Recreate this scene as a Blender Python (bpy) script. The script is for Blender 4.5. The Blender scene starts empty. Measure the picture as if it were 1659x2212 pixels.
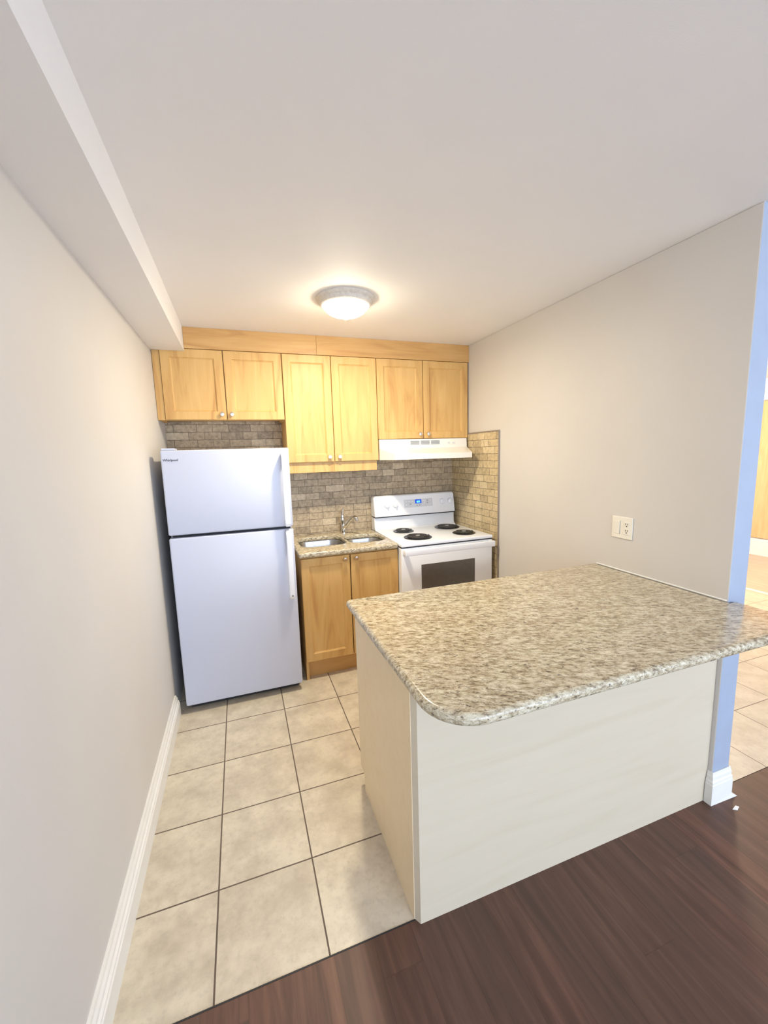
import bpy, bmesh, math, random
from mathutils import Vector, Matrix
random.seed(7)
S = bpy.context.scene
COL = S.collection

# ------------------------------------------------------------------ camera, world, lights, exposure
cd = bpy.data.cameras.new('camera'); cam = bpy.data.objects.new('camera', cd); COL.objects.link(cam)
yaw, pit, rol = 0.334621, -0.140633, -0.030035
fw = Vector((math.sin(yaw)*math.cos(pit), math.cos(yaw)*math.cos(pit), math.sin(pit)))
rr = fw.cross(Vector((0, 0, 1))).normalized(); uu = rr.cross(fw)
R_ = rr*math.cos(rol) + uu*math.sin(rol); U_ = -rr*math.sin(rol) + uu*math.cos(rol)
M = Matrix((R_, U_, -fw)).transposed().to_4x4(); M.translation = Vector((0.47302, -3.31751, 1.54843))
cam.matrix_world = M
cd.sensor_fit = 'HORIZONTAL'; cd.sensor_width = 36; cd.lens = 885.727/1659*36; cd.clip_start = 0.02
S.camera = cam
w = bpy.data.worlds.new('world'); S.world = w; w.use_nodes = True
w.node_tree.nodes['Background'].inputs[0].default_value = (0.72, 0.82, 1.0, 1)
w.node_tree.nodes['Background'].inputs[1].default_value = 1.55
def area(name, loc, rot, sx, sy, power, col):
    l = bpy.data.lights.new(name, 'AREA'); l.shape = 'RECTANGLE'; l.size = sx; l.size_y = sy; l.energy = power; l.color = col
    o = bpy.data.objects.new(name, l); COL.objects.link(o); o.location = loc; o.rotation_euler = rot; return o
# daylight from the living room window behind the photographer
area('window_daylight', (2.2, -6.5, 1.4), (math.radians(90), 0, 0), 3.6, 2.0, 60, (0.66, 0.80, 1.0))
def bulb(name, loc, power, col, rad):
    l = bpy.data.lights.new(name, 'POINT'); l.energy = power; l.color = col; l.shadow_soft_size = rad
    o = bpy.data.objects.new(name, l); COL.objects.link(o); o.location = loc; return o
LAMP_POWER = 10.3; HALL_POWER = 66
WARM = (1.0, 0.88, 0.68)
S.view_settings.view_transform = 'Standard'; S.view_settings.look = 'None'
S.view_settings.exposure = 0.97; S.view_settings.gamma = 1
S.view_settings.use_curve_mapping = False

# ------------------------------------------------------------------ key measures (metres)
W, WE, YE, H = 2.297, 2.402, -2.274, 2.396
YB = -2.233; REAR = -6.6; T = 0.338; TX = 0.29; TY = -0.882

# ------------------------------------------------------------------ materials
def new_mat(name):
    m = bpy.data.materials.new(name); m.use_nodes = True; nt = m.node_tree
    return m, nt, nt.nodes['Principled BSDF']
def node(nt, t, **kw):
    n = nt.nodes.new(t)
    for k, v in kw.items():
        if k in n.inputs.keys(): n.inputs[k].default_value = v
        else: setattr(n, k, v)
    return n
def L(nt, a, b): nt.links.new(a, b)
def ramp(nt, fac, stops, interp='LINEAR'):
    r = nt.nodes.new('ShaderNodeValToRGB'); r.color_ramp.interpolation = interp
    e = r.color_ramp.elements
    while len(e) < len(stops): e.new(0.5)
    for i, (p, c) in enumerate(stops):
        e[i].position = p; e[i].color = (c[0], c[1], c[2], 1)
    L(nt, fac, r.inputs[0]); return r.outputs[0]
def coords(nt, scale=(1, 1, 1), loc=(0, 0, 0), rot=(0, 0, 0), kind='POINT'):
    tc = nt.nodes.new('ShaderNodeTexCoord'); mp = nt.nodes.new('ShaderNodeMapping'); mp.vector_type = kind
    mp.inputs['Scale'].default_value = scale; mp.inputs['Location'].default_value = loc; mp.inputs['Rotation'].default_value = rot
    L(nt, tc.outputs['Object'], mp.inputs['Vector']); return mp.outputs[0]
def mix(nt, fac, a, b, mode='MIX'):
    m = nt.nodes.new('ShaderNodeMix'); m.data_type = 'RGBA'; m.blend_type = mode
    for s, v in ((m.inputs[0], fac), (m.inputs[6], a), (m.inputs[7], b)):
        if hasattr(v, 'links') or hasattr(v, 'is_linked'): L(nt, v, s)
        elif isinstance(v, (int, float)): s.default_value = v
        else: s.default_value = (*v, 1)
    return m.outputs[2]
def math_(nt, op, a, b=0.0):
    m = nt.nodes.new('ShaderNodeMath'); m.operation = op
    for s, v in ((m.inputs[0], a), (m.inputs[1], b)):
        if isinstance(v, (int, float)): s.default_value = v
        else: L(nt, v, s)
    return m.outputs[0]
def bump(nt, h, bsdf, strength=0.2, dist=0.002):
    b = nt.nodes.new('ShaderNodeBump'); b.inputs['Strength'].default_value = strength; b.inputs['Distance'].default_value = dist
    L(nt, h, b.inputs['Height']); L(nt, b.outputs[0], bsdf.inputs['Normal'])
def plain(name, col, rough=0.5, metal=0.0, noise=0.06, nscale=12, bumps=0.0, bscale=300, spec=0.5, coat=0.0):
    m, nt, b = new_mat(name)
    n = node(nt, 'ShaderNodeTexNoise', Scale=nscale, Detail=4.0); L(nt, coords(nt), n.inputs['Vector'])
    lo = tuple(c*(1-noise) for c in col); hi = tuple(min(1, c*(1+noise)) for c in col)
    L(nt, ramp(nt, n.outputs['Fac'], [(0.3, lo), (0.7, hi)]), b.inputs['Base Color'])
    b.inputs['Roughness'].default_value = rough; b.inputs['Metallic'].default_value = metal
    b.inputs['Specular IOR Level'].default_value = spec; b.inputs['Coat Weight'].default_value = coat
    if bumps:
        n2 = node(nt, 'ShaderNodeTexNoise', Scale=bscale, Detail=2.0); L(nt, coords(nt), n2.inputs['Vector'])
        bump(nt, n2.outputs['Fac'], b, bumps, 0.001)
    return m
def wood(name, c1, c2, c3, rough=0.35, horiz=False):
    m, nt, b = new_mat(name)
    oi = nt.nodes.new('ShaderNodeObjectInfo')
    tc = nt.nodes.new('ShaderNodeTexCoord'); mp = nt.nodes.new('ShaderNodeMapping')
    add = nt.nodes.new('ShaderNodeVectorMath'); add.operation = 'ADD'
    sc = nt.nodes.new('ShaderNodeVectorMath'); sc.operation = 'SCALE'; sc.inputs[0].default_value = (7, 3, 5)
    L(nt, oi.outputs['Random'], sc.inputs['Scale'])
    L(nt, tc.outputs['Object'], add.inputs[0]); L(nt, sc.outputs[0], add.inputs[1]); L(nt, add.outputs[0], mp.inputs['Vector'])
    mp.inputs['Scale'].default_value = (1.1, 9, 9) if horiz else (9, 9, 1.1)
    n1 = node(nt, 'ShaderNodeTexNoise', Scale=1.3, Detail=5.0, Distortion=1.6); L(nt, mp.outputs[0], n1.inputs['Vector'])
    mp2 = nt.nodes.new('ShaderNodeMapping'); mp2.inputs['Scale'].default_value = (6, 160, 160) if horiz else (160, 160, 6); L(nt, add.outputs[0], mp2.inputs['Vector'])
    n2 = node(nt, 'ShaderNodeTexNoise', Scale=1.0, Detail=2.0); L(nt, mp2.outputs[0], n2.inputs['Vector'])
    col = ramp(nt, n1.outputs['Fac'], [(0.28, c3), (0.45, c1), (0.72, c2)])
    col = mix(nt, 0.12, col, ramp(nt, n2.outputs['Fac'], [(0.35, c3), (0.65, c2)]))
    L(nt, col, b.inputs['Base Color'])
    b.inputs['Roughness'].default_value = rough; b.inputs['Specular IOR Level'].default_value = 0.35
    bump(nt, n2.outputs['Fac'], b, 0.05, 0.001)
    return m
def square_tiles(name, ox, oy, c1, c2, grout, gw=0.0028, rough=0.35):
    m, nt, b = new_mat(name)
    tc = nt.nodes.new('ShaderNodeTexCoord'); sp = nt.nodes.new('ShaderNodeSeparateXYZ'); L(nt, tc.outputs['Object'], sp.inputs[0])
    masks = []; ids = []
    for ax, o in ((0, ox), (1, oy)):
        u = math_(nt, 'DIVIDE', math_(nt, 'SUBTRACT', sp.outputs[ax], o), T)
        ids.append(math_(nt, 'FLOOR', u))
        fr = math_(nt, 'FRACT', u)
        d = math_(nt, 'MINIMUM', fr, math_(nt, 'SUBTRACT', 1.0, fr))
        masks.append(math_(nt, 'LESS_THAN', d, gw/T))
    g = math_(nt, 'MAXIMUM', masks[0], masks[1])
    cx = nt.nodes.new('ShaderNodeCombineXYZ'); L(nt, ids[0], cx.inputs[0]); L(nt, ids[1], cx.inputs[1])
    wn = nt.nodes.new('ShaderNodeTexWhiteNoise'); L(nt, cx.outputs[0], wn.inputs['Vector'])
    va = nt.nodes.new('ShaderNodeVectorMath'); va.operation = 'MULTIPLY_ADD'
    L(nt, wn.outputs['Color'], va.inputs[0]); va.inputs[1].default_value = (5, 5, 5); L(nt, tc.outputs['Object'], va.inputs[2])
    n = node(nt, 'ShaderNodeTexNoise', Scale=9.0, Detail=8.0, Roughness=0.62); L(nt, va.outputs[0], n.inputs['Vector'])
    n2 = node(nt, 'ShaderNodeTexNoise', Scale=45.0, Detail=5.0, Roughness=0.7); L(nt, va.outputs[0], n2.inputs['Vector'])
    col = ramp(nt, n.outputs['Fac'], [(0.32, c2), (0.62, c1)])
    col = mix(nt, math_(nt, 'MULTIPLY', ramp(nt, n2.outputs['Fac'], [(0.50, (0, 0, 0)), (0.72, (1, 1, 1))]), 0.35), col, tuple(c*0.72 for c in c2))
    col = mix(nt, math_(nt, 'MULTIPLY', wn.outputs['Value'], 0.15), col, c2)
    L(nt, mix(nt, g, col, grout), b.inputs['Base Color'])
    L(nt, math_(nt, 'ADD', math_(nt, 'MULTIPLY', g, 0.4), rough), b.inputs['Roughness'])
    bump(nt, math_(nt, 'SUBTRACT', math_(nt, 'MULTIPLY', n2.outputs['Fac'], 0.15), g), b, 0.5, 0.002)
    return m
def split_face(name, axis, c_light, c_mid, c_dark, grout):
    bw, bh, gr = 0.124, 0.0545, 0.0013
    m, nt, b = new_mat(name)
    tc = nt.nodes.new('ShaderNodeTexCoord'); sp = nt.nodes.new('ShaderNodeSeparateXYZ'); L(nt, tc.outputs['Object'], sp.inputs[0])
    wob = node(nt, 'ShaderNodeTexNoise', Scale=22.0, Detail=2.0); L(nt, tc.outputs['Object'], wob.inputs['Vector'])
    wb = math_(nt, 'MULTIPLY', math_(nt, 'SUBTRACT', wob.outputs['Fac'], 0.5), 0.008)
    v = math_(nt, 'DIVIDE', math_(nt, 'ADD', sp.outputs[2], wb), bh); row = math_(nt, 'FLOOR', v); fv = math_(nt, 'FRACT', v)
    wr = nt.nodes.new('ShaderNodeTexWhiteNoise'); wr.noise_dimensions = '1D'; L(nt, row, wr.inputs['W'])
    half = math_(nt, 'MULTIPLY', math_(nt, 'MODULO', row, 2.0), 0.5)
    # every row uses a slightly different brick length
    u0 = math_(nt, 'ADD', math_(nt, 'DIVIDE', math_(nt, 'ADD', sp.outputs[axis], 3.0), bw), math_(nt, 'ADD', half, math_(nt, 'MULTIPLY', wr.outputs['Value'], 0.45)))
    u = math_(nt, 'ADD', u0, math_(nt, 'MULTIPLY', math_(nt, 'SINE', math_(nt, 'MULTIPLY', u0, 2.1)), 0.12))
    cid = math_(nt, 'FLOOR', u); fu = math_(nt, 'FRACT', u)
    du = math_(nt, 'MULTIPLY', math_(nt, 'MINIMUM', fu, math_(nt, 'SUBTRACT', 1.0, fu)), bw)
    dv = math_(nt, 'MULTIPLY', math_(nt, 'MINIMUM', fv, math_(nt, 'SUBTRACT', 1.0, fv)), bh)
    d = math_(nt, 'MINIMUM', du, dv)
    mr = nt.nodes.new('ShaderNodeMapRange'); mr.inputs['From Min'].default_value = gr*0.6; mr.inputs['From Max'].default_value = gr*1.7
    L(nt, d, mr.inputs['Value'])
    cx = nt.nodes.new('ShaderNodeCombineXYZ'); L(nt, cid, cx.inputs[0]); L(nt, row, cx.inputs[1])
    wn = nt.nodes.new('ShaderNodeTexWhiteNoise'); L(nt, cx.outputs[0], wn.inputs['Vector'])
    n = node(nt, 'ShaderNodeTexNoise', Scale=42.0, Detail=7.0, Roughness=0.68); L(nt, tc.outputs['Object'], n.inputs['Vector'])
    col = ramp(nt, wn.outputs['Value'], [(0.0, c_dark), (0.3, c_mid), (0.80, tuple(c*1.08 for c in c_mid)), (0.90, tuple(c*0.9 for c in c_light)), (1.0, c_light)])
    col = mix(nt, 0.42, col, ramp(nt, n.outputs['Fac'], [(0.34, tuple(c*0.55 for c in c_dark)), (0.5, c_mid), (0.7, c_light)]))
    L(nt, mix(nt, mr.outputs[0], grout, col), b.inputs['Base Color'])
    b.inputs['Roughness'].default_value = 0.6
    h = math_(nt, 'ADD', mr.outputs[0], math_(nt, 'MULTIPLY', n.outputs['Fac'], 0.5))
    bump(nt, h, b, 0.6, 0.003)
    return m
def granite(name):
    m, nt, b = new_mat(name)
    co = coords(nt, scale=(1, 0.42, 0.42), rot=(0, 0, math.radians(-24)), kind='TEXTURE')
    warp = node(nt, 'ShaderNodeTexNoise', Scale=6.0, Detail=3.0); L(nt, co, warp.inputs['Vector'])
    va = nt.nodes.new('ShaderNodeVectorMath'); va.operation = 'MULTIPLY_ADD'
    L(nt, warp.outputs['Color'], va.inputs[0]); va.inputs[1].default_value = (0.06, 0.06, 0.06); L(nt, co, va.inputs[2])
    n1 = node(nt, 'ShaderNodeTexNoise', Scale=36.0, Detail=7.0, Roughness=0.78); L(nt, va.outputs[0], n1.inputs['Vector'])
    n2 = node(nt, 'ShaderNodeTexNoise', Scale=46.0, Detail=6.0, Roughness=0.75); L(nt, va.outputs[0], n2.inputs['Vector'])
    n3 = node(nt, 'ShaderNodeTexNoise', Scale=8.0, Detail=4.0); L(nt, va.outputs[0], n3.inputs['Vector'])
    n4 = node(nt, 'ShaderNodeTexNoise', Scale=110.0, Detail=3.0, Roughness=0.6); L(nt, co, n4.inputs['Vector'])
    col = ramp(nt, n1.outputs['Fac'], [(0.35, (0.11, 0.082, 0.052)), (0.43, (0.33, 0.265, 0.170)), (0.49, (0.52, 0.45, 0.31)), (0.61, (0.77, 0.72, 0.57))])
    br = ramp(nt, n3.outputs['Fac'], [(0.42, (0, 0, 0)), (0.68, (1, 1, 1))])
    col = mix(nt, math_(nt, 'MULTIPLY', br, 0.28), col, (0.45, 0.35, 0.23))
    dk = ramp(nt, n2.outputs['Fac'], [(0.575, (0, 0, 0)), (0.61, (1, 1, 1))])
    col = mix(nt, math_(nt, 'MULTIPLY', dk, math_(nt, 'ADD', math_(nt, 'MULTIPLY', n3.outputs['Fac'], 0.9), 0.42)), col, (0.085, 0.065, 0.05))
    sp = ramp(nt, n4.outputs['Fac'], [(0.62, (0, 0, 0)), (0.68, (1, 1, 1))])
    col = mix(nt, math_(nt, 'MULTIPLY', sp, 0.6), col, (0.11, 0.105, 0.10))
    L(nt, col, b.inputs['Base Color']); b.inputs['Roughness'].default_value = 0.2
    b.inputs['Specular IOR Level'].default_value = 0.55
    bump(nt, n2.outputs['Fac'], b, 0.04, 0.001)
    return m
def planks(name, cols, pw, plen, rough):
    m, nt, b = new_mat(name)
    tc = nt.nodes.new('ShaderNodeTexCoord'); sp = nt.nodes.new('ShaderNodeSeparateXYZ'); L(nt, tc.outputs['Object'], sp.inputs[0])
    u = math_(nt, 'DIVIDE', sp.outputs[0], pw); cu = math_(nt, 'FLOOR', u); fu = math_(nt, 'FRACT', u)
    wr = nt.nodes.new('ShaderNodeTexWhiteNoise'); wr.noise_dimensions = '1D'; L(nt, cu, wr.inputs['W'])
    v = math_(nt, 'ADD', math_(nt, 'DIVIDE', sp.outputs[1], plen), wr.outputs['Value']); cv = math_(nt, 'FLOOR', v); fv = math_(nt, 'FRACT', v)
    cx = nt.nodes.new('ShaderNodeCombineXYZ'); L(nt, cu, cx.inputs[0]); L(nt, cv, cx.inputs[1])
    wn = nt.nodes.new('ShaderNodeTexWhiteNoise'); L(nt, cx.outputs[0], wn.inputs['Vector'])
    mp = nt.nodes.new('ShaderNodeMapping'); mp.inputs['Scale'].default_value = (26, 2.2, 1)
    va = nt.nodes.new('ShaderNodeVectorMath'); va.operation = 'MULTIPLY_ADD'
    L(nt, wn.outputs['Color'], va.inputs[0]); va.inputs[1].default_value = (3, 9, 0); L(nt, tc.outputs['Object'], va.inputs[2])
    L(nt, va.outputs[0], mp.inputs['Vector'])
    n = node(nt, 'ShaderNodeTexNoise', Scale=1.0, Detail=6.0, Roughness=0.6, Distortion=0.6); L(nt, mp.outputs[0], n.inputs['Vector'])
    col = ramp(nt, n.outputs['Fac'], [(0.30, cols[0]), (0.5, cols[1]), (0.72, cols[2])])
    col = mix(nt, math_(nt, 'MULTIPLY', wn.outputs['Value'], 0.55), col, cols[3])
    seam = math_(nt, 'MAXIMUM', math_(nt, 'LESS_THAN', math_(nt, 'MINIMUM', fu, math_(nt, 'SUBTRACT', 1.0, fu)), 0.0012/pw), math_(nt, 'LESS_THAN', fv, 0.003/plen))
    L(nt, mix(nt, math_(nt, 'MULTIPLY', seam, 0.25), col, tuple(c*0.35 for c in cols[0])), b.inputs['Base Color'])
    b.inputs['Roughness'].default_value = rough
    bump(nt, math_(nt, 'SUBTRACT', math_(nt, 'MULTIPLY', n.outputs['Fac'], 0.3), seam), b, 0.25, 0.001)
    return m
def emit(name, col, st):
    m, nt, b = new_mat(name)
    b.inputs['Base Color'].default_value = (*col, 1); b.inputs['Emission Color'].default_value = (*col, 1); b.inputs['Emission Strength'].default_value = st
    return m

M_WALL = plain('wall_paint', (0.66, 0.635, 0.60), 0.6, noise=0.015, nscale=3, bumps=0.12, bscale=350, spec=0.3)
M_CEIL = plain('ceiling_paint', (0.88, 0.865, 0.85), 0.65, noise=0.012, nscale=3, bumps=0.2, bscale=260, spec=0.25)
M_ENDW = plain('daylight_tinted_end_wall', (0.36, 0.42, 0.53), 0.5, noise=0.02)  # wall end: blue cast of the daylight put into the colour
M_HALLW = plain('hall_paint', (0.86, 0.84, 0.78), 0.6, noise=0.01)
M_BASE = plain('baseboard_paint', (0.84, 0.83, 0.79), 0.35, noise=0.02, spec=0.5)
M_TILE = square_tiles('beige_ceramic_floor_tile', TX, TY, (0.71, 0.635, 0.50), (0.52, 0.45, 0.345), (0.13, 0.095, 0.07))
M_HTILE = square_tiles('beige_ceramic_hall_tile', 2.763, -1.5585, (0.68, 0.61, 0.49), (0.55, 0.48, 0.37), (0.20, 0.15, 0.11), gw=0.0022)
M_WOODF = planks('dark_laminate', [(0.062, 0.026, 0.017), (0.120, 0.053, 0.034), (0.20, 0.095, 0.060), (0.080, 0.048, 0.036)], 0.128, 1.22, 0.5)
M_PALEF = planks('pale_laminate', [(0.50, 0.37, 0.28), (0.60, 0.46, 0.36), (0.70, 0.57, 0.46), (0.55, 0.42, 0.33)], 0.30, 1.4, 0.4)
M_MAPLE = wood('honey_maple', (0.63, 0.385, 0.135), (0.70, 0.455, 0.18), (0.51, 0.275, 0.09), 0.46)
M_MAPLEH = wood('honey_maple_horizontal', (0.60, 0.345, 0.125), (0.67, 0.42, 0.17), (0.50, 0.27, 0.095), 0.36, horiz=True)
M_BIRCH = wood('pale_beige_laminate', (0.86, 0.70, 0.47), (0.88, 0.73, 0.50), (0.83, 0.67, 0.44), 0.42, horiz=True)
M_PANEL = wood('whitewashed_panel', (0.64, 0.555, 0.42), (0.66, 0.575, 0.44), (0.615, 0.53, 0.395), 0.5, horiz=True)
M_GRAN = granite('speckled_beige_granite')
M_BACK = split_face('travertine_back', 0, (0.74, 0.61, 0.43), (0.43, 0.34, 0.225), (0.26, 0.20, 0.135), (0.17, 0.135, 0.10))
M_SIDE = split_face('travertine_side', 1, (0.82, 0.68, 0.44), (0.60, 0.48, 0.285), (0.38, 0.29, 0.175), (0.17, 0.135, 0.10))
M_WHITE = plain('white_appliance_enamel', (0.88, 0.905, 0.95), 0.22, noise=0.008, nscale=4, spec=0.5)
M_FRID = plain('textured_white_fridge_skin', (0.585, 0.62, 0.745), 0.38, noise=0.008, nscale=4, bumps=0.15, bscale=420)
M_HOOD = plain('cream_white_hood_enamel', (0.86, 0.83, 0.76), 0.3, noise=0.01)
M_DARK = plain('dark_rubber', (0.02, 0.022, 0.026), 0.6)
M_GREY = plain('grey_plastic', (0.32, 0.33, 0.35), 0.45)
M_LGREY = plain('pale_grey_overlay', (0.66, 0.68, 0.72), 0.4)
M_STEEL = plain('brushed_steel', (0.50, 0.49, 0.47), 0.24, 1.0, noise=0.12, nscale=40)
M_CHROME = plain('chrome', (0.75, 0.74, 0.72), 0.1, 1.0, noise=0.02)
M_NICKEL = plain('satin_nickel', (0.70, 0.66, 0.60), 0.25, 1.0, noise=0.03)
M_COIL = plain('burner_coil_black', (0.035, 0.033, 0.030), 0.45, noise=0.2, nscale=60)
M_PAN = plain('black_drip_bowl', (0.012, 0.012, 0.013), 0.22, noise=0.1)
M_GLASS = plain('smoked_oven_glass', (0.115, 0.105, 0.095), 0.12, noise=0.06, nscale=30)
M_PLATE = plain('ivory_plastic', (0.86, 0.83, 0.74), 0.35, noise=0.01)
M_SLOT = plain('slot_black', (0.015, 0.012, 0.01), 0.6)
M_TRIM = plain('grey_brown_edge_trim', (0.30, 0.25, 0.21), 0.4)
M_RIM = plain('hammered_nickel_rim', (0.64, 0.59, 0.52), 0.5, 0.0, noise=0.10, nscale=60, bumps=0.3, bscale=200)
M_DOME = emit('lit_alabaster_glass', (1.0, 0.89, 0.66), 32)
M_LCD = emit('blue_display', (0.003, 0.035, 0.30), 0.9)
M_DIGIT = emit('cyan_digits', (0.10, 0.62, 1.0), 1.3)
M_CAULK = plain('white_caulk', (0.88, 0.88, 0.84), 0.4)
M_BADGE = plain('dark_badge_lettering', (0.10, 0.10, 0.11), 0.35, 0.5)
M_HDOOR = wood('orange_tan_door', (0.72, 0.44, 0.22), (0.80, 0.52, 0.28), (0.64, 0.37, 0.18), 0.4)
M_CHIP = plain('paint_chip', (0.85, 0.84, 0.80), 0.6)

# ------------------------------------------------------------------ mesh helpers (world coordinates in, local meshes out)
OFF = {}
def bx(bm, x0, x1, y0, y1, z0, z1, bev=0.0, seg=2):
    vs = bmesh.ops.create_cube(bm, size=1.0)['verts']
    for v in vs:
        v.co = Vector(((x0+x1)/2 + v.co.x*(x1-x0), (y0+y1)/2 + v.co.y*(y1-y0), (z0+z1)/2 + v.co.z*(z1-z0)))
    if bev > 0:
        es = list({e for v in vs for e in v.link_edges})
        bmesh.ops.bevel(bm, geom=es, offset=bev, segments=seg, affect='EDGES', profile=0.5)
    return bm
def box(*a, **k): return bx(bmesh.new(), *a, **k)
def prism(bm, pts, axis, a, b):
    """extrude a closed 2-D outline along an axis; pts are the two other coordinates in xyz order"""
    def mk(p, t):
        c = [p[0], p[1]]; c.insert(axis, t); return bm.verts.new(c)
    A = [mk(p, a) for p in pts]; B = [mk(p, b) for p in pts]; n = len(pts)
    bm.faces.new(A); bm.faces.new(B[::-1])
    for i in range(n): bm.faces.new((A[i], B[i], B[(i+1) % n], A[(i+1) % n]))
    bmesh.ops.recalc_face_normals(bm, faces=bm.faces[:]); return bm
def lathe(bm, prof, c, axis='z', seg=40):
    """prof = [(radius, height)], revolved about an axis through c"""
    rings = []
    for r, h in prof:
        ring = []
        for i in range(seg if r > 1e-6 else 1):
            a = 2*math.pi*i/seg; p = (r*math.cos(a), r*math.sin(a), h)
            if axis == 'y': p = (p[0], p[2], p[1])
            elif axis == 'x': p = (p[2], p[0], p[1])
            ring.append(bm.verts.new(Vector(c) + Vector(p)))
        rings.append(ring)
    for A, B in zip(rings, rings[1:]):
        for i in range(seg):
            j = (i+1) % seg
            if len(A) == 1 and len(B) == 1: continue
            if len(A) == 1: bm.faces.new((A[0], B[i], B[j]))
            elif len(B) == 1: bm.faces.new((A[i], B[0], A[j]))
            else: bm.faces.new((A[i], B[i], B[j], A[j]))
    bmesh.ops.recalc_face_normals(bm, faces=bm.faces[:]); return bm
def tube(bm, pts, rad, seg=14):
    pts = [Vector(p) for p in pts]; rads = rad if isinstance(rad, (list, tuple)) else [rad]*len(pts)
    rings = []; up = None
    for i, p in enumerate(pts):
        t = (pts[min(i+1, len(pts)-1)] - pts[max(i-1, 0)]).normalized()
        if up is None: up = t.orthogonal().normalized()
        a = (up - t*up.dot(t)).normalized(); up = a; b = t.cross(a)
        rings.append([bm.verts.new(p + (a*math.cos(2*math.pi*k/seg) + b*math.sin(2*math.pi*k/seg))*rads[i]) for k in range(seg)])
    for A, B in zip(rings, rings[1:]):
        for k in range(seg): bm.faces.new((A[k], A[(k+1) % seg], B[(k+1) % seg], B[k]))
    bm.faces.new(rings[0][::-1]); bm.faces.new(rings[-1]); return bm
def smooth_path(P, n=8):
    P = [Vector(p) for p in P]; out = []
    Q = [P[0]*2-P[1]] + P + [P[-1]*2-P[-2]]
    for i in range(1, len(Q)-2):
        for k in range(n):
            t = k/n; a, b, c, d = Q[i-1:i+3]
            out.append(0.5*((2*b) + (c-a)*t + (2*a-5*b+4*c-d)*t*t + (3*b-a-3*c+d)*t**3))
    out.append(P[-1]); return out
def rrect(x0, x1, y0, y1, rs, n=8):
    """rounded rectangle, rs = radii at (x0,y0),(x1,y0),(x1,y1),(x0,y1), counter-clockwise"""
    if isinstance(rs, (int, float)): rs = [rs]*4
    out = []
    for (cx, cy, sx, sy, a0), r in zip(((x0, y0, 1, 1, 180), (x1, y0, -1, 1, 270), (x1, y1, -1, -1, 0), (x0, y1, 1, -1, 90)), rs):
        if r <= 0: out.append((cx, cy)); continue
        for k in range(n+1):
            a = math.radians(a0 + 90*k/n); out.append((cx+sx*r + r*math.cos(a), cy+sy*r + r*math.sin(a)))
    return out
def obj(name, bm, mat, parent=None, smooth=False, label=None, loc=None):
    base = OFF.get(parent.name, Vector((0, 0, 0))) if parent else Vector(loc or (0, 0, 0))
    for v in bm.verts: v.co -= base
    me = bpy.data.meshes.new(name); bm.to_mesh(me); bm.free()
    me.materials.append(mat)
    for p in me.polygons: p.use_smooth = smooth
    if smooth:
        try: me.set_sharp_from_angle(angle=math.radians(35))
        except Exception: pass
    o = bpy.data.objects.new(name, me); COL.objects.link(o)
    if parent: o.parent = parent
    else: o.location = base
    OFF[o.name] = base
    if label: o['label'] = label
    return o
def tag(o, label, cat, group=None):
    o['label'] = label; o['category'] = cat
    if group: o['group'] = group
    return o
def thing(name, label, cat, loc, group=None):
    o = bpy.data.objects.new(name, None); o.empty_display_size = 0.1; COL.objects.link(o); o.location = loc
    OFF[o.name] = Vector(loc); return tag(o, label, cat, group)
def struct(name, bm, mat, parent=None, smooth=False):
    o = obj(name, bm, mat, parent, smooth)
    if not parent: o['kind'] = 'structure'
    return o
def text_mesh(body, size, mat_rows, shear=0.0, extrude=0.0004, bold=0.0):
    cu = bpy.data.curves.new('lettering', 'FONT'); cu.body = body; cu.size = size; cu.extrude = extrude; cu.shear = shear; cu.offset = bold
    cu.align_x = 'CENTER'; cu.align_y = 'CENTER'
    o = bpy.data.objects.new('lettering', cu); COL.objects.link(o)
    bpy.context.view_layer.update()
    me = o.evaluated_get(bpy.context.evaluated_depsgraph_get()).to_mesh()
    bm = bmesh.new(); bm.from_mesh(me); bpy.data.objects.remove(o); bmesh.ops.transform(bm, matrix=mat_rows, verts=bm.verts[:]); return bm
def slab(outline, holes, z0, z1, bev=0.012):
    """stone slab: filled outline with rounded edges, cut by holes"""
    cu = bpy.data.curves.new('slab', 'CURVE'); cu.dimensions = '2D'; cu.fill_mode = 'BOTH'
    cu.extrude = (z1-z0)/2 - bev; cu.bevel_depth = bev; cu.bevel_resolution = 4; cu.offset = -bev
    for pts in [outline] + holes:
        s = cu.splines.new('POLY'); s.points.add(len(pts)-1)
        for p, q in zip(s.points, pts): p.co = (q[0], q[1], 0, 1)
        s.use_cyclic_u = True
    o = bpy.data.objects.new('slab', cu); COL.objects.link(o); bpy.context.view_layer.update()
    me = o.evaluated_get(bpy.context.evaluated_depsgraph_get()).to_mesh()
    bm = bmesh.new(); bm.from_mesh(me); bpy.data.objects.remove(o)
    for v in bm.verts: v.co.z += (z0+z1)/2
    bmesh.ops.remove_doubles(bm, verts=bm.verts[:], dist=1e-5)
    return bm

# ------------------------------------------------------------------ room shell
struct('floor', box(-0.1, WE, YB, 0.1, -0.05, 0.0), M_TILE)
struct('floor_hall', box(WE, 5.5, YB, 1.4, -0.05, 0.0), M_HTILE)
struct('floor_wood', box(-0.1, 7.4, REAR, YB-0.003, -0.05, 0.001), M_WOODF)
struct('floor_landing', box(5.54, 7.2, YB, 1.4, -0.05, 0.0), M_PALEF)
struct('trim_4', box(5.5, 5.54, YB, 1.4, -0.05, 0.006, bev=0.003), M_BASE)
struct('ceiling', box(-0.1, 7.4, REAR, 1.5, H, H+0.05), M_CEIL)
struct('wall_left', box(-0.1, 0.0, REAR, 0.1, 0, H), M_WALL)
struct('wall_back', box(0.0, W, 0.0, 0.1, 0, H), M_WALL)
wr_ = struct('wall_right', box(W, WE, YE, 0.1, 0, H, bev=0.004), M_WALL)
wr_.data.materials.append(M_ENDW)
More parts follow.
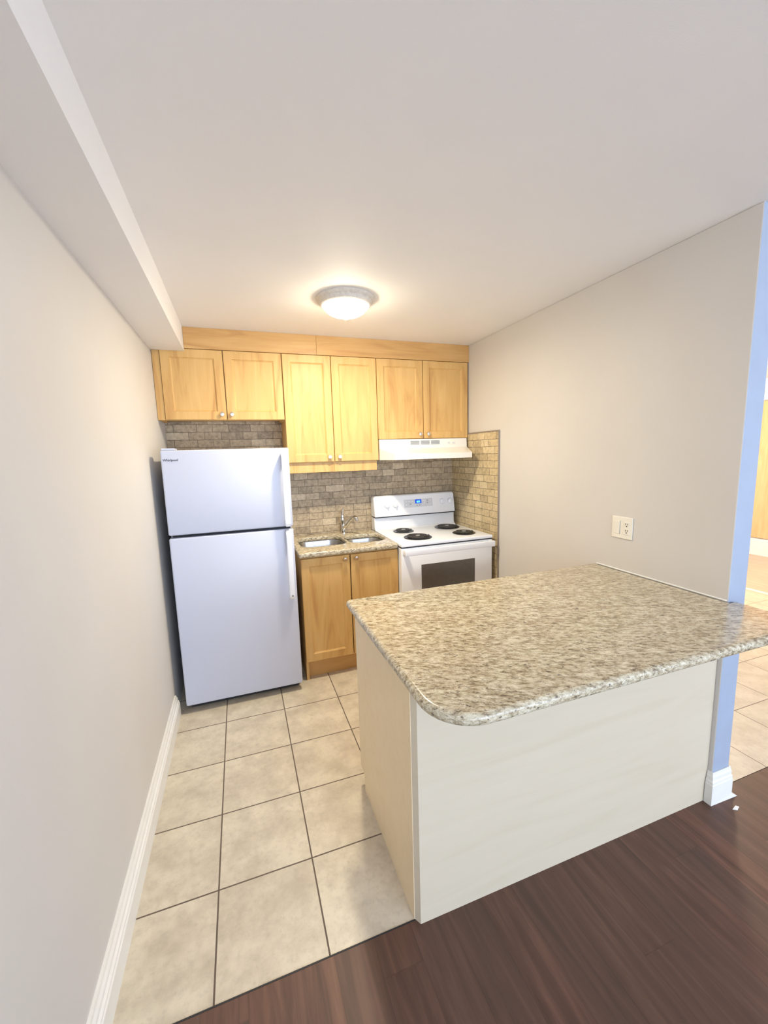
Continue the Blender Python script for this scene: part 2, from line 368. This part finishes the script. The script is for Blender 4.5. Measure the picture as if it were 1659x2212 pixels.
for p in wr_.data.polygons:
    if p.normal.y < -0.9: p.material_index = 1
struct('wall_hall_back', box(WE, 7.2, 1.4, 1.5, 0, H), M_HALLW)
struct('wall_hall', box(7.2, 7.3, REAR, 1.5, 0, H), M_HALLW)
struct('wall_hall_side', box(WE, 4.4, 0.1, 0.2, 0, H), M_HALLW)
struct('trim_1', box(0.0, 0.194, REAR, -0.285, 2.245, H), M_CEIL)      # boxed-in soffit along the left wall
def base_profile(h, t):
    return [(0, 0), (t, 0), (t, h*0.62), (t*0.86, h*0.66), (t*0.86, h*0.72), (t*0.62, h*0.76), (t*0.62, h*0.86), (t*0.40, h*0.93), (t*0.34, h), (0, h)]
bl = bmesh.new(); prism(bl, base_profile(0.132, 0.026), 1, REAR, -0.70)
struct('baseboard_left', bl, M_BASE)
# baseboard wrapped round the free end of the right wall
def wrap_board(x0, x1, ye, yback_l, yback_r, h, t):
    bm = bmesh.new(); rows = []
    for (o, z) in [(t, 0.0), (t, 0.022)] + base_profile(h, t)[2:-1] + [(0.001, h)]:
        rows.append([bm.verts.new(p) for p in ((x0-o, yback_l, z), (x0-o, ye-o, z), (x1+o, ye-o, z), (x1+o, yback_r, z))])
    for A, B in zip(rows, rows[1:]):
        for i in range(3): bm.faces.new((A[i], A[i+1], B[i+1], B[i]))
    # the foot of the end piece kicks out towards the hall
    rows[0][2].co.x += 0.035; rows[0][2].co.y -= 0.004
    bmesh.ops.recalc_face_normals(bm, faces=bm.faces[:]); return bm
struct('baseboard_right', wrap_board(W, WE, YE, -2.256, -0.2, 0.150, 0.013), M_BASE)
struct('baseboard_hall', prism(bmesh.new(), [(7.2, 0), (7.18, 0), (7.18, 0.20), (7.187, 0.235), (7.2, 0.24)], 1, REAR, 1.4), M_BASE)
# tan door leaf in the far hall wall
dr = struct('door_1', box(7.165, 7.2, -0.35, 0.75, 0.245, 2.10, bev=0.004), M_HDOOR)
obj('door_knob', lathe(bmesh.new(), [(0, -0.05), (0.02, -0.045), (0.026, -0.03), (0.012, -0.01), (0.012, 0)], (7.165, -0.27, 1.0), 'x', 20), M_NICKEL, dr, True)
struct('trim_2', box(7.15, 7.2, -0.45, 0.85, 2.11, 2.30, bev=0.004), M_BASE)
# thin dark joint where tile meets laminate
struct('trim_3', box(0.03, W, YB-0.004, YB, -0.001, 0.0018), M_DARK)

# tile backsplash
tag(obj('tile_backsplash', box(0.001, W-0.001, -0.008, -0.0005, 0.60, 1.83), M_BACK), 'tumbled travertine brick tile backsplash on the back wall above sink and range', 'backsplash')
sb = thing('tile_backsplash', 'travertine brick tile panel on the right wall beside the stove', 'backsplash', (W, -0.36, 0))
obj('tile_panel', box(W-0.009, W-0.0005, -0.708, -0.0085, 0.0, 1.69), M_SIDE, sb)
e = bmesh.new(); bx(e, W-0.012, W-0.0003, -0.718, -0.708, 0.0, 1.699, bev=0.002); bx(e, W-0.012, W-0.0003, -0.708, -0.28, 1.69, 1.699, bev=0.002)
obj('edge_trim', e, M_TRIM, sb, label='grey brown metal edge strip')

# ------------------------------------------------------------------ cabinets
def door_bm(x0, x1, z0, z1, yf, th=0.02, st=0.053):
    """framed door facing -y; front face at yf"""
    bm = bmesh.new(); loops = []
    for ins, y in ((0, yf+th), (0, yf+0.002), (0.002, yf), (st, yf), (st+0.002, yf+0.004), (st+0.010, yf+0.009), (st+0.013, yf+0.009)):
        loops.append([bm.verts.new(p) for p in ((x0+ins, y, z0+ins), (x1-ins, y, z0+ins), (x1-ins, y, z1-ins), (x0+ins, y, z1-ins))])
    for A, B in zip(loops, loops[1:]):
        for i in range(4): bm.faces.new((A[i], A[(i+1) % 4], B[(i+1) % 4], B[i]))
    bm.faces.new(loops[-1]); bm.faces.new(loops[0][::-1])
    bmesh.ops.recalc_face_normals(bm, faces=bm.faces[:]); return bm
def knob(parent, x, y, z):
    return obj('knob', lathe(bmesh.new(), [(0.0055, 0), (0.0045, -0.010), (0.0125, -0.016), (0.015, -0.021), (0.0125, -0.026), (0, -0.028)], (x, y, z), 'y', 24), M_NICKEL, parent, True)
YU = -0.285
def wall_cabinet(label, x0, x1, zb, zt, splits, kn, left=0.0, right=0.0):
    t = thing('wall_cabinet', label, 'cabinet', ((x0+x1)/2, -0.13, zb), 'maple wall cabinets')
    b = bmesh.new()
    bx(b, x0, x1, -0.262, -0.009, zb+0.012, zt, bev=0.001)                     # box
    bx(b, x0, x0+0.018, -0.262, -0.009, zb, zb+0.012); bx(b, x1-0.018, x1, -0.262, -0.009, zb, zb+0.012)
    bx(b, x0, x1, -0.262, -0.245, zb-0.001, zb+0.02)
    obj('body', b, M_MAPLE, t)
    for (a, c), kx in zip(splits, kn):
        d = obj('door', door_bm(a, c, zb+0.001, zt-0.003, YU), M_MAPLE, t)
        knob(d, kx, YU, zb+0.036)
    return t
w1 = wall_cabinet('short two-door maple wall cabinet above the refrigerator', 0.002, 0.806, 1.809, 2.262, ((0.048, 0.421), (0.426, 0.803)), (0.393, 0.455))
obj('filler_strip', box(0.002, 0.045, -0.275, -0.262, 1.809, 2.262, bev=0.001), M_MAPLE, w1)
w2 = wall_cabinet('tall two-door maple wall cabinet above the kitchen sink', 0.8065, 1.4995, 1.503, 2.262, ((0.809, 1.1495), (1.1545, 1.497)), (1.113, 1.188))
v = bmesh.new(); bx(v, 0.8065, 1.1515, -0.262, -0.245, 1.427, 1.502, bev=0.001); bx(v, 1.1525, 1.488, -0.262, -0.245, 1.427, 1.502, bev=0.001)
obj('light_valance', v, M_MAPLE, w2)
w3 = wall_cabinet('two-door maple wall cabinet above the white range hood', 1.500, W-0.001, 1.661, 2.262, ((1.502, 1.880), (1.885, 2.282)), (1.848, 1.918))
f = thing('fascia_board', 'long plain maple board closing the gap between cabinets and ceiling', 'fascia', (1.15, -0.27, 2.262))
obj('board', box(0.194, 1.055, -0.283, -0.262, 2.263, H, bev=0.001), M_MAPLEH, f); obj('board', box(1.056, W-0.001, -0.283, -0.262, 2.263, H, bev=0.001), M_MAPLEH, f)

bc = thing('base_cabinet', 'two-door maple base cabinet under the kitchen sink', 'cabinet', (1.16, -0.3, 0))
b = bmesh.new()
bx(b, 0.812, 0.830, -0.605, -0.01, 0.0, 0.880); bx(b, 1.487, 1.505, -0.605, -0.01, 0.0, 0.880)
bx(b, 0.830, 1.487, -0.605, -0.585, 0.130, 0.165); bx(b, 0.830, 1.487, -0.605, -0.585, 0.855, 0.880); bx(b, 0.830, 1.487, -0.585, -0.01, 0.130, 0.148)
bx(b, 0.830, 1.487, -0.03, -0.01, 0.148, 0.880)
obj('body', b, M_MAPLE, bc)
obj('toe_kick', box(0.83, 1.487, -0.560, -0.545, 0.0, 0.130), M_MAPLEH, bc)
d = obj('door', door_bm(0.812, 1.1475, 0.140, 0.868, -0.627), M_MAPLE, bc); knob(d, 1.112, -0.627, 0.842)
d = obj('door', door_bm(1.1545, 1.504, 0.140, 0.868, -0.627), M_MAPLE, bc); knob(d, 1.192, -0.627, 0.842)

# sink counter with two cut-outs
LB = (0.850, 1.186, -0.478, -0.122); RB = (1.204, 1.482, -0.492, -0.196)
tag(obj('countertop', slab(rrect(0.800, 1.505, -0.650, -0.0095, [0.012, 0.02, 0.003, 0.003]),
    [rrect(*LB, 0.085)[::-1], rrect(*RB, 0.085)[::-1]], 0.882, 0.915, 0.010), M_GRAN, smooth=True), 'speckled beige granite counter around the sink beside the refrigerator', 'countertop')
sk = thing('kitchen_sink', 'double-bowl stainless steel sink set below the granite counter', 'sink', (1.17, -0.31, 0.70))
def bowl(x0, x1, y0, y1, depth):
    bm = bmesh.new(); rings = []
    for ins, z, r in ((-0.016, 0.8815, 0.095), (-0.003, 0.8812, 0.088), (0.0, 0.874, 0.085), (0.006, 0.88-depth*0.80, 0.08), (0.022, 0.88-depth*0.97, 0.065), (0.045, 0.88-depth, 0.045)):
        rings.append([bm.verts.new((px, py, z)) for px, py in rrect(x0+ins, x1-ins, y0+ins, y1-ins, r)])
    for A, B in zip(rings, rings[1:]):
        for i in range(len(A)): bm.faces.new((A[i], A[(i+1) % len(A)], B[(i+1) % len(A)], B[i]))
    bm.faces.new(rings[-1]); bmesh.ops.recalc_face_normals(bm, faces=bm.faces[:])
    bmesh.ops.reverse_faces(bm, faces=bm.faces[:]); return bm
for bb, dp in ((LB, 0.19), (RB, 0.15)):
    q = obj('bowl', bowl(bb[0]+.002, bb[1]-.002, bb[2]+.002, bb[3]-.002, dp), M_STEEL, sk, True)
    cx, cy = (bb[0]+bb[1])/2, (bb[2]+bb[3])/2
    obj('drain', lathe(bmesh.new(), [(0.045, 0.0005), (0.042, 0.003), (0.030, 0.001), (0.0, 0.001)], (cx, cy, 0.88-dp), 'z', 28), M_CHROME, q, True)
fa = thing('faucet', 'chrome single-lever faucet standing behind the double sink', 'faucet', (1.243, -0.075, 0.915))
fx, fy = 1.243, -0.075
obj('base', lathe(bmesh.new(), [(0, 0), (0.028, 0), (0.028, 0.006), (0.022, 0.012), (0.020, 0.055), (0.018, 0.075), (0, 0.078)], (fx, fy, 0.9152), 'z', 28), M_CHROME, fa, True)
obj('spout', tube(bmesh.new(), smooth_path([(fx, fy-0.005, 0.955), (fx+0.018, fy-0.040, 0.985), (fx+0.045, fy-0.085, 1.035), (fx+0.062, fy-0.120, 1.058), (fx+0.074, fy-0.142, 1.052), (fx+0.080, fy-0.152, 1.030)]), [0.0165]*20+[0.0145]*21), M_CHROME, fa, True)
obj('handle', tube(bmesh.new(), smooth_path([(fx, fy, 0.990), (fx-0.004, fy, 1.030), (fx-0.003, fy+0.004, 1.060), (fx+0.004, fy+0.012, 1.095), (fx+0.007, fy+0.016, 1.112)], 6), [0.019]*4+[0.020]*5+[0.015]*4+[0.008]*4+[0.006]*4+[0.008]*4), M_CHROME, fa, True)

# ------------------------------------------------------------------ refrigerator
fr = thing('refrigerator', 'white top-freezer refrigerator with two doors against the left wall', 'refrigerator', (0.415, -0.36, 0))
FX0, FX1, FY = 0.060, 0.769, -0.713
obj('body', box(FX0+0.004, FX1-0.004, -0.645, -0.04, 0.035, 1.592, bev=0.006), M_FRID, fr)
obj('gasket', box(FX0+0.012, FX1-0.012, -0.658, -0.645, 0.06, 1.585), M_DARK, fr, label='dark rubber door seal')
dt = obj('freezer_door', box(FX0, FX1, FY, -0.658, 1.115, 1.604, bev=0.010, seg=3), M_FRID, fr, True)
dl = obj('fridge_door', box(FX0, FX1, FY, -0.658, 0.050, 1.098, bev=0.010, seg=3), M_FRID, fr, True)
obj('base_grille', box(FX0+0.02, FX1-0.02, -0.648, -0.635, 0.004, 0.10), M_DARK, fr)
for fxx in (FX0+0.05, FX1-0.05):
    for fyy in (-0.56, -0.12): obj('foot', lathe(bmesh.new(), [(0, 0), (0.02, 0), (0.02, 0.01), (0.01, 0.014), (0.01, 0.036), (0, 0.036)], (fxx, fyy, 0.0), 'z', 16), M_DARK, fr)
obj('hinge_cover', box(FX0+0.005, FX0+0.075, -0.70, -0.60, 1.6045, 1.616, bev=0.004), M_FRID, fr)
def handle(parent, z0, z1, zm0, zm1):
    # flat bar standing off the door, bridged at both ends
    bm = bmesh.new()
    prism(bm, [(FY+0.001, z0), (FY+0.001, z0+zm0), (FY-0.028, z0+zm0+0.02), (FY-0.032, (z0+z1)/2), (FY-0.028, z1-zm1-0.02), (FY+0.001, z1-zm1), (FY+0.001, z1), (FY-0.030, z1), (FY-0.046, z1-0.02), (FY-0.050, (z0+z1)/2), (FY-0.046, z0+0.02), (FY-0.030, z0)], 0, 0.718, 0.750)
    bmesh.ops.bevel(bm, geom=[e for e in bm.edges if abs(e.verts[0].co.x-e.verts[1].co.x) < 1e-6], offset=0.004, segments=2, affect='EDGES')
    return obj('handle', bm, M_WHITE, parent, True)
handle(dt, 1.118, 1.575, 0.03, 0.02)
h2 = handle(dl, 0.650, 1.095, 0.02, 0.03)
obj('screw', lathe(bmesh.new(), [(0.0045, 0), (0.0045, -0.003), (0, -0.003)], (0.734, FY-0.0475, 0.675), 'y', 12), M_DARK, h2, label='small dark screw')
obj('brand_badge', text_mesh('Whirlpool', 0.0185, Matrix(((1, 0, 0, 0.109), (0, 0, -1, FY-0.0006), (0, 1, 0, 1.549), (0, 0, 0, 1))), shear=0.15, bold=0.0004), M_BADGE, dt, label='dark lettering of the maker')

# ------------------------------------------------------------------ range hood
hd = thing('range_hood', 'cream white range hood under the cabinet above the stove', 'range hood', (1.885, -0.25, 1.5))
def hood_bm():
    bm = bmesh.new()
    xa, xb, yb = 1.506, 2.268, -0.012
    top = [(xa, yb, 1.658), (xb, yb, 1.658), (xb, -0.292, 1.658), (xa, -0.292, 1.658)]
    mid = [(xa, yb, 1.588), (xb, yb, 1.588), (xb, -0.296, 1.588), (xa, -0.296, 1.588)]
    ins = 0.048
    lip = [(xa, yb, 1.543), (xb, yb, 1.543), (xb, -0.296, 1.543), (xb-ins-0.018, -0.487, 1.543), (xa+ins, -0.487, 1.543), (xa, -0.296, 1.543)]
    low = [(x, y, 1.502) for x, y, z in lip]
    inn = [(xa+.012, yb-.01, 1.502), (xb-.012, yb-.01, 1.502), (xb-.012, -.29, 1.502), (xb-ins-.026, -.477, 1.502), (xa+ins+.008, -.477, 1.502), (xa+.012, -.29, 1.502)]
    up = [(x, y, 1.53) for x, y, z in inn]
    V = lambda l: [bm.verts.new(p) for p in l]
    T_, Mi, Lp, Lo, In, Up = map(V, (top, mid, lip, low, inn, up))
    bm.faces.new(T_)
    for i in range(4): bm.faces.new((T_[i], T_[(i+1) % 4], Mi[(i+1) % 4], Mi[i]))
    bm.faces.new((Mi[0], Mi[1], Lp[1], Lp[0])); bm.faces.new((Mi[1], Mi[2], Lp[2], Lp[1])); bm.faces.new((Mi[2], Lp[3], Lp[2]))
    bm.faces.new((Mi[2], Mi[3], Lp[4], Lp[3])); bm.faces.new((Mi[3], Lp[5], Lp[4])); bm.faces.new((Mi[3], Mi[0], Lp[0], Lp[5]))
    for A, B in ((Lp, Lo), (Lo, In), (In, Up)):
        for i in range(6): bm.faces.new((A[i], A[(i+1) % 6], B[(i+1) % 6], B[i]))
    bm.faces.new(Up)
    bmesh.ops.recalc_face_normals(bm, faces=bm.faces[:]); return bm
obj('hood_shell', hood_bm(), M_HOOD, hd)
for a, c in ((1.762, 1.838), (1.851, 1.928), (1.941, 2.018)):
    g = bmesh.new()
    for k in range(5): bx(g, a, c, -0.2975, -0.2925, 1.6145+k*0.0068, 1.6175+k*0.0068)
    obj('vent_louvre', g, M_GREY, hd, label='grey horizontal vent slots')
cp = obj('control_plate', box(2.079, 2.165, -0.2965, -0.291, 1.611, 1.643, bev=0.001), M_PLATE, hd)
for kx in (2.100, 2.143): obj('rocker_switch', box(kx-0.009, kx+0.009, -0.3005, -0.2955, 1.618, 1.631, bev=0.0015), M_LGREY, cp)

# ------------------------------------------------------------------ stove
stv = thing('stove', 'white freestanding electric coil stove under the range hood', 'stove', (1.88, -0.36, 0))
SX0, SX1, SY = 1.5065, 2.256, -0.694
obj('body', box(SX0+0.003, SX1-0.003, -0.655, -0.03, 0.03, 0.882, bev=0.002), M_WHITE, stv)
for fxx in (SX0+0.05, SX1-0.05):
    for fyy in (-0.60, -0.08): obj('foot', lathe(bmesh.new(), [(0, 0), (0.018, 0), (0.018, 0.01), (0.009, 0.012), (0.009, 0.032), (0, 0.032)], (fxx, fyy, 0.0), 'z', 16), M_DARK, stv)
obj('cooktop', box(SX0, SX1, SY, -0.095, 0.891, 0.915, bev=0.006, seg=3), M_WHITE, stv, True)
bgp = bmesh.new()      # lower riser of the backguard, flowing into the cooktop
prism(bgp, [(-0.012, 0.86), (-0.012, 1.021), (-0.090, 1.021), (-0.093, 0.945), (-0.099, 0.925), (-0.118, 0.9155), (-0.118, 0.892), (-0.1, 0.86)], 0, SX0+0.002, SX1-0.002)
obj('riser', bgp, M_WHITE, stv, True)
obj('shadow_gap', box(SX0+0.002, SX1-0.002, -0.1135, -0.02, 1.0195, 1.0265), M_DARK, stv, label='dark strip for the shade in the joint under the control panel')  # solid dark strip painting the shade under the control panel
obj('shadow_gap', box(SX0+0.004, SX1-0.004, -0.686, -0.60, 0.8825, 0.8905), M_DARK, stv, label='dark strip for the shade in the joint under the cooktop')  # solid dark strip painting the shade of the recessed gap
def backguard():
    bm = bmesh.new()
    o = rrect(SX0, SX1, 1.026, 1.198, [0.006, 0.006, 0.022, 0.022], 6)
    yf = lambda z: -0.118 + (z-1.026)/(0.172)*0.030
    A = [bm.verts.new((x, -0.012, z)) for x, z in o]; B = [bm.verts.new((x, yf(z)+0.008, z)) for x, z in o]
    o2 = rrect(SX0+0.006, SX1-0.006, 1.029, 1.191, [0.004, 0.004, 0.018, 0.018], 6)
    C_ = [bm.verts.new((x, yf(z), z)) for x, z in o2]; n = len(o)
    for P, Q in ((A, B), (B, C_)):
        for i in range(n): bm.faces.new((P[i], P[(i+1) % n], Q[(i+1) % n], Q[i]))
    bm.faces.new(A[::-1]); bm.faces.new(C_); bmesh.ops.recalc_face_normals(bm, faces=bm.faces[:]); return bm
bg = obj('backguard', backguard(), M_WHITE, stv, True)
ybg = lambda z: -0.118 + (z-1.026)/0.172*0.030
tilt = math.atan2(0.030, 0.172)
def tilt_bm(bm, z0):      # lean a part that was built against an upright plane at y=0 so that it lies on the backguard
    bmesh.ops.transform(bm, matrix=Matrix.Translation((0, ybg(z0), z0)) @ Matrix.Rotation(-tilt, 4, 'X'), verts=bm.verts[:]); return bm
ov = obj('control_overlay', tilt_bm(box(1.775, 2.040, -0.0015, 0.001, -0.034, 0.034, bev=0.0006), 1.122), M_LGREY, bg, label='pale grey touch pad overlay')
dsp = obj('display', tilt_bm(box(1.876, 1.936, -0.0035, -0.001, -0.017, 0.017, bev=0.0006), 1.136), M_LCD, ov, label='blue lit clock display')
dg = text_mesh('en', 0.034, Matrix(((1, 0, 0, 1.906), (0, 0, -1, -0.0042), (0, 1, 0, -0.0005), (0, 0, 0, 1))), extrude=0.0003, bold=0.0006); tilt_bm(dg, 1.136)
obj('digits', dg, M_DIGIT, dsp, label='glowing pale blue characters')
for bxx, bz in ((1.795, 1.138), (1.822, 1.138), (1.849, 1.138), (1.795, 1.110), (1.832, 1.117), (1.893, 1.103), (1.918, 1.103), (1.963, 1.140), (1.992, 1.140), (2.020, 1.140), (1.963, 1.120), (1.992, 1.120), (2.020, 1.104)):
    obj('touch_button', tilt_bm(box(bxx-0.006, bxx+0.006, -0.0028, -0.001, -0.004, 0.004, bev=0.0008), bz), M_WHITE if bxx not in (1.832, 1.893, 1.918, 1.992) else M_GREY, ov)
for kx in (1.616, 1.692, 2.134, 2.210):
    kb = bmesh.new(); lathe(kb, [(0.026, 0.0), (0.024, -0.006), (0.021, -0.018), (0.018, -0.020), (0, -0.020)], (kx, 0, 0), 'y', 32)
    bx(kb, kx-0.005, kx+0.005, -0.030, -0.012, -0.022, 0.022, bev=0.002)
    obj('control_knob', tilt_bm(kb, 1.122), M_WHITE, bg, True)
def burner(cx, cy, r):
    pn = obj('drip_bowl', lathe(bmesh.new(), [(r+0.013, 0.0005), (r+0.013, 0.004), (r+0.008, 0.0055), (r+0.002, 0.003), (r-0.005, 0.0012), (0, 0.0008)], (cx, cy, 0.9152), 'z', 48), M_PAN, stv, True)
    bm = bmesh.new(); turns = 4 if r < 0.085 else 5; pts = []; N = turns*36
    for i in range(N+1):
        a = 2*math.pi*i/36; q = 0.020 + (r-0.026)*i/N; pts.append((cx+q*math.cos(a), cy+q*math.sin(a), 0.9270))
    tube(bm, pts, 0.0050, 8)
    obj('coil', bm, M_COIL, pn, True)
    obj('coil_cap', lathe(bmesh.new(), [(0.018, -0.003), (0.018, 0.0045), (0.015, 0.0055), (0, 0.0055)], (cx, cy, 0.927), 'z', 24), M_GREY, pn, True)
for c in ((1.707, -0.240, 0.072), (1.711, -0.520, 0.094), (2.105, -0.244, 0.092), (2.101, -0.532, 0.076)): burner(*c)
od = obj('oven_door', box(SX0+0.002, SX1-0.002, -0.690, -0.656, 0.235, 0.882, bev=0.005, seg=3), M_WHITE, stv, True)
obj('oven_window', box(1.660, 2.102, -0.6915, -0.688, 0.470, 0.750, bev=0.001), M_GLASS, od, label='smoked brown oven glass')
hb = bmesh.new()
bx(hb, SX0+0.012, SX1-0.004, -0.738, -0.722, 0.834, 0.878, bev=0.006, seg=3)
bx(hb, SX0+0.012, SX0+0.042, -0.730, -0.688, 0.836, 0.876, bev=0.004); bx(hb, SX1-0.034, SX1-0.004, -0.730, -0.688, 0.836, 0.876, bev=0.004)
obj('oven_handle', hb, M_WHITE, od, True)
dwr = obj('storage_drawer', box(SX0+0.002, SX1-0.002, -0.688, -0.656, 0.050, 0.228, bev=0.005), M_WHITE, stv, True)

# ------------------------------------------------------------------ peninsula
YP = -2.254
pen = thing('peninsula_cabinet', 'pale beige peninsula base with whitewashed back panel facing the room', 'cabinet', (1.6, -1.95, 0))
b = bmesh.new()
prism(b, [(-1.665, 0.0), (YP+0.021, 0.0), (YP+0.021, 0.879), (-1.603, 0.879), (-1.603, 0.085), (-1.665, 0.085)], 0, 0.915, 0.933)
obj('side_panel', b, M_BIRCH, pen, label='pale beige laminate end panel')
obj('body', box(0.933, W-0.002, YP+0.021, -1.622, 0.085, 0.879), M_BIRCH, pen)
obj('toe_kick', box(0.933, W-0.002, -1.68, -1.665, 0.0, 0.085), M_BIRCH, pen)
for i in range(3):
    a = 0.936 + i*0.453; bd = door_bm(a, a+0.448, 0.095, 0.868, 1.603)
    for vv in bd.verts: vv.co.y = -vv.co.y
    bmesh.ops.reverse_faces(bd, faces=bd.faces[:]); obj('door', bd, M_MAPLE, pen)
b = bmesh.new(); prism(b, [(0.917, YP+0.0205), (0.929, YP), (W-0.001, YP), (W-0.001, YP+0.0205)], 2, 0.0015, 0.879)
obj('back_panel', b, M_PANEL, pen, label='whitewashed panel with faint horizontal grain')
out = rrect(0.873, 2.335, -2.530, -1.608, [0.135, 0.02, 0.0, 0.022], 14)
out = [p for p in out if not (p[0] > 2.3 and p[1] > -2.0)] + []
# notch around the end of the right wall
i0 = max(i for i, p in enumerate(out) if p[1] < -2.4)
out = out[:i0+1] + [(2.335, YE-0.0015), (W-0.0015, YE-0.0015), (W-0.0015, -1.608)] + out[i0+1:]
tag(obj('countertop', slab(out, [], 0.880, 0.915, 0.0155), M_GRAN, smooth=True), 'large speckled granite top with rounded corner on the peninsula', 'countertop')
tag(obj('caulk_bead', box(W-0.006, W, YE+0.004, -1.625, 0.9152, 0.9215, bev=0.002), M_CAULK), 'white caulk line where the peninsula top meets the right wall', 'caulk')

# ------------------------------------------------------------------ wall plate
op = thing('wall_plate', 'ivory double wall plate with rocker switch and outlet on the right wall', 'outlet', (W, -1.774, 1.14))
PY0, PY1, PZ0, PZ1 = -1.833, -1.715, 1.084, 1.196
obj('plate', box(W-0.006, W-0.0003, PY0, PY1, PZ0, PZ1, bev=0.0025), M_PLATE, op)
sw = obj('rocker_switch', box(W-0.009, W-0.004, -1.762, -1.730, 1.107, 1.173, bev=0.0015), M_PLATE, op)
obj('switch_frame', box(W-0.0066, W-0.0055, -1.7650, -1.7625, 1.105, 1.175), M_GREY, op)
rc = obj('receptacle', box(W-0.0085, W-0.004, -1.819, -1.787, 1.107, 1.173, bev=0.0012), M_PLATE, op)
for zc in (1.157, 1.124):
    sl = bmesh.new(); bx(sl, W-0.0092, W-0.0080, -1.8105, -1.8080, zc, zc+0.009); bx(sl, W-0.0092, W-0.0080, -1.7985, -1.7960, zc, zc+0.009)
    lathe(sl, [(0.003, -0.0007), (0, -0.0007)], (W-0.0085, -1.8033, zc-0.006), 'x', 12)
    bx(sl, W-0.0092, W-0.0080, -1.8055, -1.8010, zc-0.009, zc-0.004)
    obj('socket', sl, M_SLOT, rc)
for yy in (-1.746, -1.803):
    for zz in (1.092, 1.188): obj('screw', lathe(bmesh.new(), [(0.003, 0), (0.003, -0.0015), (0, -0.0015)], (W-0.006, yy, zz), 'x', 12), M_PLATE, op)

# ------------------------------------------------------------------ ceiling lamp
LX, LY = 1.090, -1.005
cl = thing('ceiling_light', 'lit flush-mount dome lamp with metal rim on the kitchen ceiling', 'lamp', (LX, LY, H))
obj('rim', lathe(bmesh.new(), [(0, H-0.0005), (0.160, H-0.0005), (0.162, H-0.006), (0.156, H-0.014), (0.147, H-0.018), (0.144, H-0.022), (0.137, H-0.037), (0.130, H-0.041), (0.122, H-0.040), (0.120, H-0.02), (0, H-0.02)], (LX, LY, 0), 'z', 64), M_RIM, cl, True)
prof = [(0.121*math.cos(a), H-0.038-0.058*math.sin(a)) for a in [math.pi/2*k/12 for k in range(13)]]; prof[-1] = (0, prof[-1][1])
obj('glass_dome', lathe(bmesh.new(), prof, (LX, LY, 0), 'z', 48), M_DOME, cl, True, label='glowing frosted glass bowl')
obj('finial', lathe(bmesh.new(), [(0.006, 0.004), (0.008, -0.002), (0.006, -0.010), (0.008, -0.014), (0.004, -0.020), (0, -0.021)], (LX, LY, H-0.0965), 'z', 20), M_NICKEL, cl, True)
kl = area('kitchen_bulb', (LX, LY, H-0.0975), (0, 0, 0), 0.08, 0.08, LAMP_POWER, WARM); kl.data.shape = 'DISK'
bulb('hall_bulb', (5.2, -0.1, H-0.16), HALL_POWER, (1.0, 0.80, 0.56), 0.16)

# ------------------------------------------------------------------ bits on the floor by the wall end
ch = bmesh.new(); prism(ch, [(2.352, -2.330), (2.382, -2.323), (2.390, -2.332), (2.366, -2.340)], 2, 0.0012, 0.004)
tag(obj('paint_chip', ch, M_CHIP), 'small white paint chip on the dark floor by the wall end', 'chip')

bpy.context.view_layer.update()
